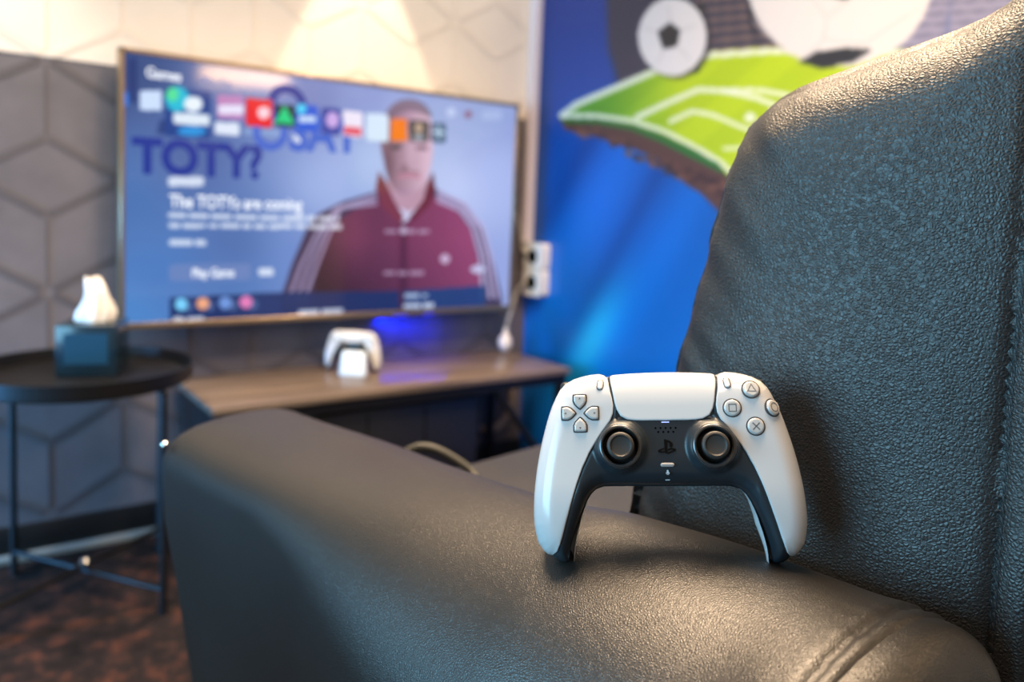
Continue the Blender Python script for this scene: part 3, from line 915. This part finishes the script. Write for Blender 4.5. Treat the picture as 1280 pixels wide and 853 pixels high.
# backrest: side silhouette in (t, z)
side = chaikin([(0.1290, 0.400), (0.1160, 0.600), (0.1070, 0.670), (0.0870, 0.735), (0.0710, 0.790), (0.0620, 0.838), (0.0490, 0.898), (0.0360, 0.945), (0.0290, 0.978), (0.0100, 0.990), (-0.0300, 1.001), (-0.0720, 1.012),
                (-0.1100, 1.023), (-0.1300, 1.034), (-0.1500, 1.053), (-0.1700, 1.066), (-0.1840, 1.055), (-0.1880, 1.010), (-0.1840, 0.850), (-0.1800, 0.650), (-0.1780, 0.400)], 1)
front_line = np.array([(0.1290, 0.400), (0.1160, 0.600), (0.0870, 0.735), (0.0710, 0.790), (0.0620, 0.838), (0.0490, 0.898), (0.0310, 0.968)])
top_line = np.array([(.029, .978), (.010, .990), (-.030, 1.001), (-.072, 1.012), (-.110, 1.023), (-.130, 1.034), (-.150, 1.053), (-.170, 1.066), (-.186, 1.06)])
seam_line = np.array([(-.152, 1.06), (-.155, 1.0), (-.156, .90), (-.155, .80), (-.157, .70), (-.158, .60), (-.16, .40)])
rear_line = np.array([(-.184, 1.05), (-.188, 1.0), (-.184, .85), (-.180, .65), (-.178, .40)])
XS = .095
def back_h(Q):
    dt = seg_dist(Q, top_line); df = seg_dist(Q, front_line); dr = seg_dist(Q, rear_line); ds = seg_dist(Q, seam_line)
    def rnd_(d, r): return -r+np.sqrt(np.maximum(0, r*r-(r-np.minimum(d, r))**2))
    h = np.minimum(np.minimum(rnd_(dt, .040), rnd_(df, .016)), rnd_(dr, .010))
    h = -((-rnd_(dt, .040))**2 + (-rnd_(df, .012))**2 + (-rnd_(dr, .010))**2)**.5
    h += .010*(1-np.exp(-(np.minimum(dt, np.minimum(df, ds))/.05)))-.006
    h -= .016*np.maximum(0, 1-df/.065)**2
    h -= .0035*np.exp(-(ds/.003)**2)
    # soft folds along the front edge
    for i, q in enumerate(Q):
        d = df[i]
        if d < .10:
            g = noise.noise(Vector((q[0]*9+q[1]*6, q[1]*34-q[0]*24, 1.7)))
            g2 = noise.noise(Vector((q[0]*22, q[1]*60-q[0]*40, 7.1)))
            h[i] += (.0060*g+.0016*g2)*math.exp(-(d/.045)**2)
        h[i] += .0022*noise.noise(Vector((q[0]*11, q[1]*11, 9.)))
    return h
bk = plate('backrest', side, .0048, back_h, M_leather, chair, 0, hb=.004)
me = bk.data
for v in me.vertices:
    t, z, w = v.co; v.co = (XS-w, t, z)
# the rest of the back, wrapped round to the far side
Q = resample(side, .012); V, F = [], []
h0 = back_h(Q)
prof = [(0, 0), (.05, .006), (.27, .016), (.49, .006), (.525, -.006), (.54, -.04)]
cen = np.array([-.05, .72]); n = len(Q)
for (dx, g) in prof:
    for i, q in enumerate(Q):
        dv = (q-cen)/np.linalg.norm(q-cen); p = q+dv*g
        V.append((XS-h0[i]+dx if dx == 0 else max(XS-h0[i]+.004, XS+dx), p[0], p[1]))
for j in range(len(prof)-1):
    for i in range(n):
        i2 = (i+1) % n; F.append((j*n+i, j*n+i2, (j+1)*n+i2, (j+1)*n+i))
F.append(tuple((len(prof)-1)*n+i for i in range(n)))
bp = mesh_obj('back_panel', V, F, M_leather_rear, chair)
bp.data.update()
bmx = bmesh.new(); bmx.from_mesh(bp.data); bmesh.ops.recalc_face_normals(bmx, faces=bmx.faces); bmx.to_mesh(bp.data); bmx.free()
# piping on the front edge and stitches along the rear seam
pp = resample(chaikin(front_line, 2, False), .01, False); pp = pp[pp[:, 1] < .945]; hh = back_h(pp)
tube('edge_piping', [(XS-hh[i]+.001, p[0]+.001, p[1]) for i, p in enumerate(pp)], .0019, M_thread, chair, 8)
sp = resample(chaikin(seam_line, 2, False), .0058, False)
sp = sp[(sp[:, 1] < 1.035)]
hs = back_h(sp)
bm = bmesh.new()
for i in range(0, len(sp)-1):
    p = sp[i]; q = p+(sp[i+1]-p)*.62
    for (off, rad) in ((-.0022, .0006),):
        V, Fc = tube_geo([(XS-hs[i]-.0022, p[0]+off, p[1]), (XS-hs[i]-.0026, (p[0]+q[0])/2+off-.0006, (p[1]+q[1])/2), (XS-hs[i]-.0022, q[0]+off-.001, q[1])], .0010, 6)
        bv = [bm.verts.new(v) for v in V]
        for f in Fc: bm.faces.new([bv[k] for k in f])
st = bm_obj('seam_stitching', bm, M_thread, chair); st['kind'] = 'stuff'
# seat, front and base
bm = bmesh.new(); box_bm(bm, (SC+AW+.006, .02, .30), (SC+AW+.534, .565, .54), .045, 5)
bm_obj('seat_cushion', bm, M_leather, chair)
box('front_panel', (SC+AW*.8, .34, .07), (SC+AW+.56, .46, .298), M_leather, chair, .015, 3)
box('base', (SC-.10, -.12, .012), (SC+AW*2+.50, .34, .07), M_metal, chair, .004)
for x in (SC-.06, SC+AW*2+.46):
    for y in (-.09, .30): lathe('foot', [(0, 0), (.02, 0), (.022, .013), (0, .013)], M_metal, chair, 16, (x, y, 0))
# small chrome bead added to give the bright glint on the near arm
glint_bead = wf_glint()
glint_bead.matrix_local = Matrix.Translation((SC-.090, .575, .634)) @ Vector((-.62, .5, .6)).to_track_quat('Z', 'Y').to_matrix().to_4x4()

# grey cable lying over the seat front
def cw(s, t, z):
    return Vector((.012+s*math.cos(TH)-t*math.sin(TH), -1.86+s*math.sin(TH)+t*math.cos(TH), z))
tag(tube('grey_cable', smooth_path([cw(.20, .60, .30), cw(.19, .585, .50), cw(.185, .556, .556), cw(.199, .526, .578), cw(.21, .516, .588), cw(.221, .505, .592), cw(.234, .491, .588), cw(.251, .472, .575), cw(.262, .452, .560), cw(.245, .428, .548), cw(.20, .40, .5475), cw(.165, .38, .5475)]), .006, M_greycable), 'grey cable looping over the front edge of the leather seat', 'cable')

# ================================================================== GAME CONTROLLER (millimetres in the plan below)
mA = [(-33.5,42.7),(-35.2,44.4),(-38.2,45.3),(-43.8,44.9),(-49.3,43.7),(-54.5,42.0),(-59.5,39.3),(-63.3,35.4),(-65.9,30.8),(-68.3,25.8),(-70.2,20.6),(-71.9,15.3),(-73.4,9.9),(-74.8,4.5),(-76.1,-0.9),(-77.2,-6.3),(-78.2,-11.8),(-79.0,-17.3),(-79.7,-22.8),(-80.2,-28.3),(-80.5,-33.9),(-80.6,-39.4),(-80.4,-45.0),(-79.5,-50.5),(-78.1,-55.8),(-74.9,-60.3),(-72.3,-62.3),(-70.0,-62.9)]
mB = [(-33.5,42.7),(-32.9,38.1),(-32.1,33.5),(-31.1,29.0),(-30.4,24.4),(-30.8,19.9),(-32.6,15.7),(-35.5,12.0),(-38.3,8.3),(-40.9,4.5),(-43.4,0.6),(-45.9,-3.4),(-47.9,-7.6),(-50.0,-11.7),(-51.7,-16.0),(-53.4,-20.4),(-54.9,-24.8),(-56.3,-29.2),(-57.7,-33.6),(-59.0,-38.1),(-60.4,-42.5),(-61.7,-47.0),(-63.0,-51.4),(-64.5,-55.8),(-66.4,-59.9),(-70.0,-62.9)]
mC = [(-59.8,-66.4),(-59.2,-61.8),(-58.3,-57.2),(-57.0,-52.7),(-55.6,-48.2),(-54.0,-43.8),(-52.3,-39.4),(-50.3,-35.2),(-48.2,-31.0),(-45.6,-27.1),(-42.0,-24.1),(-37.6,-22.7),(-32.9,-22.5),(-23.5,-22.5),(-14.1,-22.6),(-4.7,-22.6),(0.0,-22.6)]
mT = [(0.0,45.6),(-9.0,45.5),(-17.9,45.2),(-26.8,44.6),(-30.4,44.2),(-31.7,43.0),(-31.7,39.8),(-31.1,35.4),(-30.3,31.0),(-29.6,26.6),(-28.5,22.2),(-26.3,18.4),(-22.3,16.3),(-17.9,15.7),(-13.4,15.5),(-4.5,15.5),(0.0,15.4)]
mir = lambda P: [(-x, y) for x, y in P][::-1]
tipL = [(-68.2, -64.4), (-65.5, -66.0), (-62.2, -66.9)]
OUT_L = mA + tipL + [mC[0]]
top = [(-33.5, 42.7), (-31.5, 44.4), (-26.8, 44.8), (-17.9, 45.3), (-9, 45.6), (0, 45.7)]
OUT_line_L = np.array([mC[0]] + tipL[::-1] + mA[::-1])
INN_line = np.array(mC + mir(mC)[1:])
OUT_poly = np.array(mA[1:] + tipL + mC + mir(mC)[1:] + [(-x, y) for x, y in tipL][::-1] + mir(mA[1:]) + [(-x, y) for x, y in top[1:-1]] + top[1:][::-1])
OUTL = np.vstack([OUT_line_L, np.array(top[1:])]); OUTR = OUTL*np.array([-1, 1])
def crown(Q):
    x, y = np.abs(Q[:, 0]), Q[:, 1]
    return -.0016*np.maximum(x-40, 0)**2 - .0036*np.maximum(-20-y, 0)**2 - .008*np.maximum(y-24, 0)**2
def rim_drop(Q):
    do = np.minimum(seg_dist(Q, OUTL), seg_dist(Q, OUTR)); di = seg_dist(Q, INN_line)
    Ro = np.where(Q[:, 1] > 36, 8., 13.); Ro = 8+5*np.clip((42-Q[:, 1])/14, 0, 1); Ri = 9.
    a = Ro-np.sqrt(np.maximum(0, Ro**2-(Ro-np.minimum(do, Ro))**2))
    b = Ri-np.sqrt(np.maximum(0, Ri**2-(Ri-np.minimum(di, Ri))**2))
    return np.maximum(a, b)+.35*np.minimum(a, b), do, di, Ro, Ri
def edge_round(Q, P, r):
    d = seg_dist(Q, P, True); return r-np.sqrt(np.maximum(0, r*r-(r-np.minimum(d, r))**2))
def shell_h(P):
    def f(Q):
        return crown(Q)-rim_drop(Q)[0]+.5-edge_round(Q, P, .6)
    return f
STK = (27.3, .4)
def plate_h(Q):
    h = crown(Q)-rim_drop(Q)[0]-.15-.011*np.maximum(0, -5-Q[:, 1])**2*np.clip((52-np.abs(Q[:, 0]))/14, 0, 1)*np.clip((Q[:, 1]+48)/20, 0, 1)
    x = np.abs(Q[:, 0])-STK[0]; y = Q[:, 1]-STK[1]; r = np.hypot(x, y)
    s_ = np.clip((17.0-r)/5.0, 0, 1); s_ = s_*s_*(3-2*s_)
    h = h + 4.2*s_*np.clip((Q[:, 1]+23)/6, 0, 1)
    c_ = np.clip((10.9-r)/1.2, 0, 1); h = h-7.*c_
    h = h - 1.2*((Q[:, 1] > 15.8) & (np.abs(Q[:, 0]) < 29))     # bed of the touchpad
    h = h - .7*np.exp(-(seg_dist(Q, np.array(mB))/1.0)**2) - .7*np.exp(-(seg_dist(Q, np.array(mir(mB)))/1.0)**2)
    return h
def back_z(Q):
    dr, do, di, Ro, Ri = rim_drop(Q)
    Rl = (Ro*di+Ri*do)/(di+do+1e-6)
    grip = np.clip((-Q[:, 1]-5)/30, 0, 1)
    T = 22+9*grip-16*np.clip((-48-Q[:, 1])/20, 0, 1); Rb = 17.
    d = np.minimum(np.minimum(do, di), Rb)
    return -(crown(Q)-Rl-T*np.sqrt(np.maximum(0, 1-(1-d/Rb)**2)))
mm = .001028
def scl(o):
    o.data.transform(Matrix.Scale(mm, 4)); return o

def face_z(x, y):
    return float((crown(np.array([[x, y]]))-rim_drop(np.array([[x, y]]))[0]+.5)[0])
def circ(cx, cy, r, n=36): return np.array([(cx+r*math.cos(2*math.pi*k/n), cy+r*math.sin(2*math.pi*k/n)) for k in range(n)])

def tilt_at(x, y):
    """frame whose z follows the shell surface at (x, y)"""
    e = .8
    nx = -(face_z(x+e, y)-face_z(x-e, y))/(2*e); ny = -(face_z(x, y+e)-face_z(x, y-e))/(2*e)
    n = Vector((nx, ny, 1)).normalized()
    xa = Vector((1, 0, 0)); xa = (xa-n*xa.dot(n)).normalized(); ya = n.cross(xa)
    return Matrix(((xa.x, ya.x, n.x, x), (xa.y, ya.y, n.y, y), (xa.z, ya.z, n.z, face_z(x, y)), (0, 0, 0, 1)))

def button(name, P, hgt, bev, m, parent, M, dome=0.):
    def zf(Q):
        c = Q.mean(0); return hgt-edge_round(Q, P, bev)-dome*((Q-c)**2).sum(1)
    o = plate(name, P, .7, zf, m, parent, hgt+1.0, hb=.5)
    o.data.transform(M); return scl(o)

def make_controller(name, label, group=None):
    root = tag(empty(name), label, 'controller', group)
    shells = []
    for sgn in (-1, 1):
        P = np.array(mA + mB[::-1][1:-1]); P = P if sgn < 0 else P*np.array([-1, 1])
        scl(plate('front_shell', P, 1.5, shell_h(P), M_white, root, 2.0, hb=.8, rings=(.15, .45, .9, 1.7, 2.8, 4.2)))
    body = np.array(mB + tipL + mC + mir(mC)[1:] + [(-x, y) for x, y in tipL][::-1] + mir(mB)[:-1] + [(33.5, 42.7), (31.5, 44.2), (17.9, 45.1), (0, 45.4), (-17.9, 45.1), (-31.5, 44.2)])
    c = tag(scl(plate('center_plate', body, 1.0, plate_h, M_dark, root, 1.5, hb=.8, rings=(.2, .6, 1.3, 2.2))), 'black centre plate running down both grips')
    P = np.array(mT + mir(mT)[1:-1])
    def pad(Q): return crown(Q)-rim_drop(Q)[0]+.45-edge_round(Q, P, .7)
    scl(plate('touchpad', P, 2.2, pad, M_pad, root, 2.0, hb=.8, rings=(.15, .4, .8, 1.6)))
    def post(V):
        dpt = np.maximum(0, V[:, 2]-4)
        k = np.clip((-V[:, 1]-24)/20, 0, 1)
        near = np.exp(-(seg_dist(V[:, :2], INN_line)/9.)**2)
        V[:, 0] -= np.sign(V[:, 0])*k*near*np.minimum(dpt, 16)*.22
        return V
    o = plate('back_shell', OUT_poly, 1.8, back_z, M_white, root, 0, hb=.8, flip=True, post=post, rings=(.06, .25, .6, 1.2, 2.2, 3.6, 5.2))
    for v in o.data.vertices: v.co.z = -v.co.z
    scl(o)
    # direction buttons
    dc = (-50.6, 20.2)
    arm = np.array([(-3.9, 11.6), (3.9, 11.6), (4.4, 10.8), (4.4, 6.1), (0.5, 2.0), (-.5, 2.0), (-4.4, 6.1), (-4.4, 10.8)])
    Mt = tilt_at(*dc)
    for k, an in enumerate((0, 90, 180, 270)):
        c_, s_ = math.cos(math.radians(an)), math.sin(math.radians(an))
        Rm = np.array([[c_, -s_], [s_, c_]])
        P0 = chaikin(arm, 1); ctr = P0.mean(0)
        P1 = (ctr+(P0-ctr)*.82)@Rm.T; P2 = P0@Rm.T
        bm = extrude_poly(bmesh.new(), P2, -1.0, .18); bm.transform(Mt)
        g = scl(bm_obj('button_gap', bm, M_groove, root, smooth=False))
        b_ = button('direction_button', P1, 1.5, .7, M_button, root, Mt)
        tip = ctr*1.15@Rm.T
        bm = extrude_poly(bmesh.new(), np.array([(-.7, -.5), (.7, -.5), (0, .8)])@Rm.T+tip, 1.3, 1.56); bm.transform(Mt)
        scl(bm_obj('arrow_mark', bm, M_symbol, b_, smooth=False))
    # action buttons with their marks
    ac = [(51.5, 33.2, 'tri'), (39.6, 22.3, 'sq'), (63.6, 22.4, 'ci'), (52.4, 11.4, 'x')]
    for x, y, kind in ac:
        Mt = tilt_at(x, y)
        bm = extrude_poly(bmesh.new(), circ(0, 0, 5.6), -2, .16); bm.transform(Mt); scl(bm_obj('button_gap', bm, M_groove, root, smooth=False))
        b_ = button('action_button', circ(0, 0, 4.9), 1.6, .9, M_button, root, Mt, .006)
        bm = bmesh.new(); z0, z1 = 1.35, 1.66
        if kind == 'tri': stroke(bm, [(0, 2.7), (-2.5, -1.6), (2.5, -1.6)], .55, z0, z1)
        elif kind == 'sq': stroke(bm, [(-2.1, 2.1), (-2.1, -2.1), (2.1, -2.1), (2.1, 2.1)], .55, z0, z1)
        elif kind == 'ci': stroke(bm, circ(0, 0, 2.6, 28), .55, z0, z1)
        else:
            stroke(bm, [(-2.0, -2.0), (2.0, 2.0)], .6, z0, z1, False); stroke(bm, [(-2.0, 2.0), (2.0, -2.0)], .6, z0, z1, False)
        bm.transform(Mt); scl(bm_obj('button_mark', bm, M_symbol, b_, smooth=False))
    for sgn in (-1, 1):
        x, y = sgn*37.9, 37.4; Mt = tilt_at(x, y) @ Matrix.Rotation(math.radians(9*(-sgn)*-1), 4, 'Z')
        bm = extrude_poly(bmesh.new(), rounded(4.3, 7.3, 2.1), -1.5, .12); bm.transform(Mt); scl(bm_obj('button_gap', bm, M_groove, root, smooth=False))
        button('menu_button', rounded(3.2, 6.2, 1.58), .7, .4, M_pad, root, Mt)
    # thumb sticks
    for sgn in (-1, 1):
        x, y = sgn*STK[0], STK[1]
        pz = 3.2
        r_ = lathe('stick_ring', [(10.3, pz-3), (10.3, pz+1.2), (10.6, pz+2.0), (11.2, pz+2.4), (11.9, pz+2.3), (12.6, pz+1.7), (13.0, pz+.8), (13.2, pz-.8)], M_ringm, root, 48, None)
        r_.data.transform(Matrix.Translation((x, y, 0))); scl(r_)
        s_ = lathe('thumbstick', [(0, 9.6), (4.7, 9.75), (5.3, 9.9), (5.7, 10.4), (6.2, 10.8), (7.1, 10.7), (7.7, 10.2), (8.0, 9.4), (8.0, 8.6), (7.7, 7.9), (6.9, 7.4), (6.0, 6.2), (5.8, 4.8), (6.4, 3.0), (8.2, .5), (9.8, -1.8)], M_rubber, root, 48)
        s_.data.transform(Matrix.Translation((x, y, 0))); scl(s_)
    # speaker grille, logo, mute key, microphone
    zc = float(plate_h(np.array([[0., 8.]]))[0])
    for row, xs in ((11.0, (-5.9, -2.95, 0, 2.95, 5.9)), (8.7, (-4.4, -1.45, 1.5, 4.45))):
        for x in xs:
            bm = extrude_poly(bmesh.new(), circ(x, row, .62, 14), zc-.3, zc+.09); scl(bm_obj('speaker_hole', bm, M_hole, root, smooth=False))
    bm = bmesh.new(); L0, L1 = zc-.2, zc+.45
    k = .98
    for P in ([(-1.3, 4.6), (.5, 4.1), (.5, -4.2), (-1.3, -3.5)],
              [(.5, 4.1), (2.0, 3.5), (3.4, 2.4), (3.8, 1.2), (3.5, .1), (2.6, -.4), (1.7, 0), (1.7, 2.0), (1.2, 2.6), (.5, 2.7)],
              [(-1.5, -.6), (-4.4, -1.5), (-5.4, -2.2), (-4.9, -3.1), (-3.1, -3.6), (-1.5, -3.2), (-1.5, -2.4), (-2.8, -2.7), (-3.7, -2.3), (-3.1, -1.9), (-1.5, -1.4)],
              [(.7, -1.2), (2.5, -.6), (4.8, -1.0), (5.6, -1.8), (5.0, -2.5), (.7, -4.2), (.7, -3.2), (3.2, -2.3), (3.6, -1.9), (2.8, -1.6), (.7, -2.3)]):
        extrude_poly(bm, np.array(P)*k, L0, L1)
    tag(scl(bm_obj('logo', bm, M_gloss, root, smooth=False)), 'glossy raised logo on the centre plate')
    button('mute_button', rounded(8.0, 2.3, 1.1)+np.array([0, -10.4]), zc+.8, .4, mat('mute_grey', (.30, .29, .29), .35), root, Matrix.Identity(4))
    mk = mat('mic_mark', (.45, .55, .62), .4)
    bm = bmesh.new(); extrude_poly(bm, rounded(1.1, 2.2, .54)+np.array([-.1, -14.4]), zc-.3, zc+.1)
    stroke(bm, [(-1.1, -14.6), (-.8, -15.7), (-.1, -16.0), (.6, -15.7), (.9, -14.6)], .25, zc-.3, zc+.1, False)
    scl(bm_obj('microphone_mark', bm, mk, root, smooth=False))
    zl = float(plate_h(np.array([[0., -18.8]]))[0])
    bm = extrude_poly(bmesh.new(), rounded(2.6, .5, .24)+np.array([-.1, -19.0]), zl-.6, zl+.25); scl(bm_obj('microphone_hole', bm, mk, root, smooth=False))
    led = mat('controller_led', (.1, .1, .3), .3, emit=(.35, .45, 1.), emit_strength=1.6)
    zt = float(plate_h(np.array([[0., 14.6]]))[0])
    bm = extrude_poly(bmesh.new(), rounded(4.6, .6, .29)+np.array([0., 14.45]), zt-.4, zt+.22); scl(bm_obj('status_light', bm, led, root, smooth=False))
    # shoulder buttons and triggers behind the top edge
    for sgn in (-1, 1):
        bm = box_bm(bmesh.new(), (sgn*50-13, 30, -20), (sgn*50+13, 41.2, -11), 3.2, 3); scl(bm_obj('shoulder_button', bm, M_dark, root))
        bm = box_bm(bmesh.new(), (sgn*51-12, 20, -36), (sgn*51+12, 38.5, -21), 5, 3); scl(bm_obj('trigger', bm, M_dark, root))
    return root

def copy_thing(o, parent=None):
    c = o.copy(); COL.objects.link(c)
    if parent is not None: c.parent = parent
    for ch in list(o.children): copy_thing(ch, c)
    return c

def pose(o, loc, U, V, N):
    U, V, N = Vector(U), Vector(V), Vector(N)
    o.matrix_world = Matrix(((U.x, V.x, N.x, loc[0]), (U.y, V.y, N.y, loc[1]), (U.z, V.z, N.z, loc[2]), (0, 0, 0, 1)))

ctl = make_controller('game_controller', 'white and black game controller standing on the armrest in the foreground', 'game controllers')
cth, sth = math.cos(TH), math.sin(TH)
def w3(v): return Vector((v[0]*cth-v[1]*sth, v[0]*sth+v[1]*cth, v[2]))
CP = w3((-.006, -.003, 0)) + Vector((.012, -1.86, .7612))
pose(ctl, CP, w3((0.6275558, -0.7744886, 0.0796306)), w3((0.2120236, 0.2684145, 0.9396806)), w3((-.7491460, -.5728185, .3326550)))

c2 = copy_thing(ctl)
c2['label'] = 'white game controller propped on a pale stand on the walnut desk'
n2 = Vector((-.66, -.72, .10)).normalized(); U2 = Vector((0, 0, 1)).cross(n2).normalized(); V2 = n2.cross(U2)
pose(c2, (.592, -.150, DZ+.0708), U2, V2, n2)
nh = Vector((n2.x, n2.y, 0)).normalized()
stand = tag(empty('stand_block', Vector((.592, -.150, DZ))+nh*.052+U2*.022), 'small pale block standing in front of the controller on the desk', 'stand block')
Ms = Matrix(((U2.x, -nh.x, 0, 0), (U2.y, -nh.y, 0, 0), (0, 0, 1, 0), (0, 0, 0, 1)))
bm = box_bm(bmesh.new(), (-.039, -.014, 0), (.039, .014, .068), .006, 3)
for v in bm.verts:
    k = v.co.z/.068; v.co.x *= 1-.16*k; v.co.y = v.co.y*(1-.3*k)+.008*k
bm.transform(Ms); bm_obj('block_body', bm, mat('pale_block', (.70, .78, .82), .35), stand)
bm = box_bm(bmesh.new(), (-.030, -.0138, .058), (.030, -.0125, .060), 0)
for v in bm.verts: v.co.y = v.co.y+.0115
bm.transform(Ms); bm_obj('top_groove', bm, M_groove, stand)
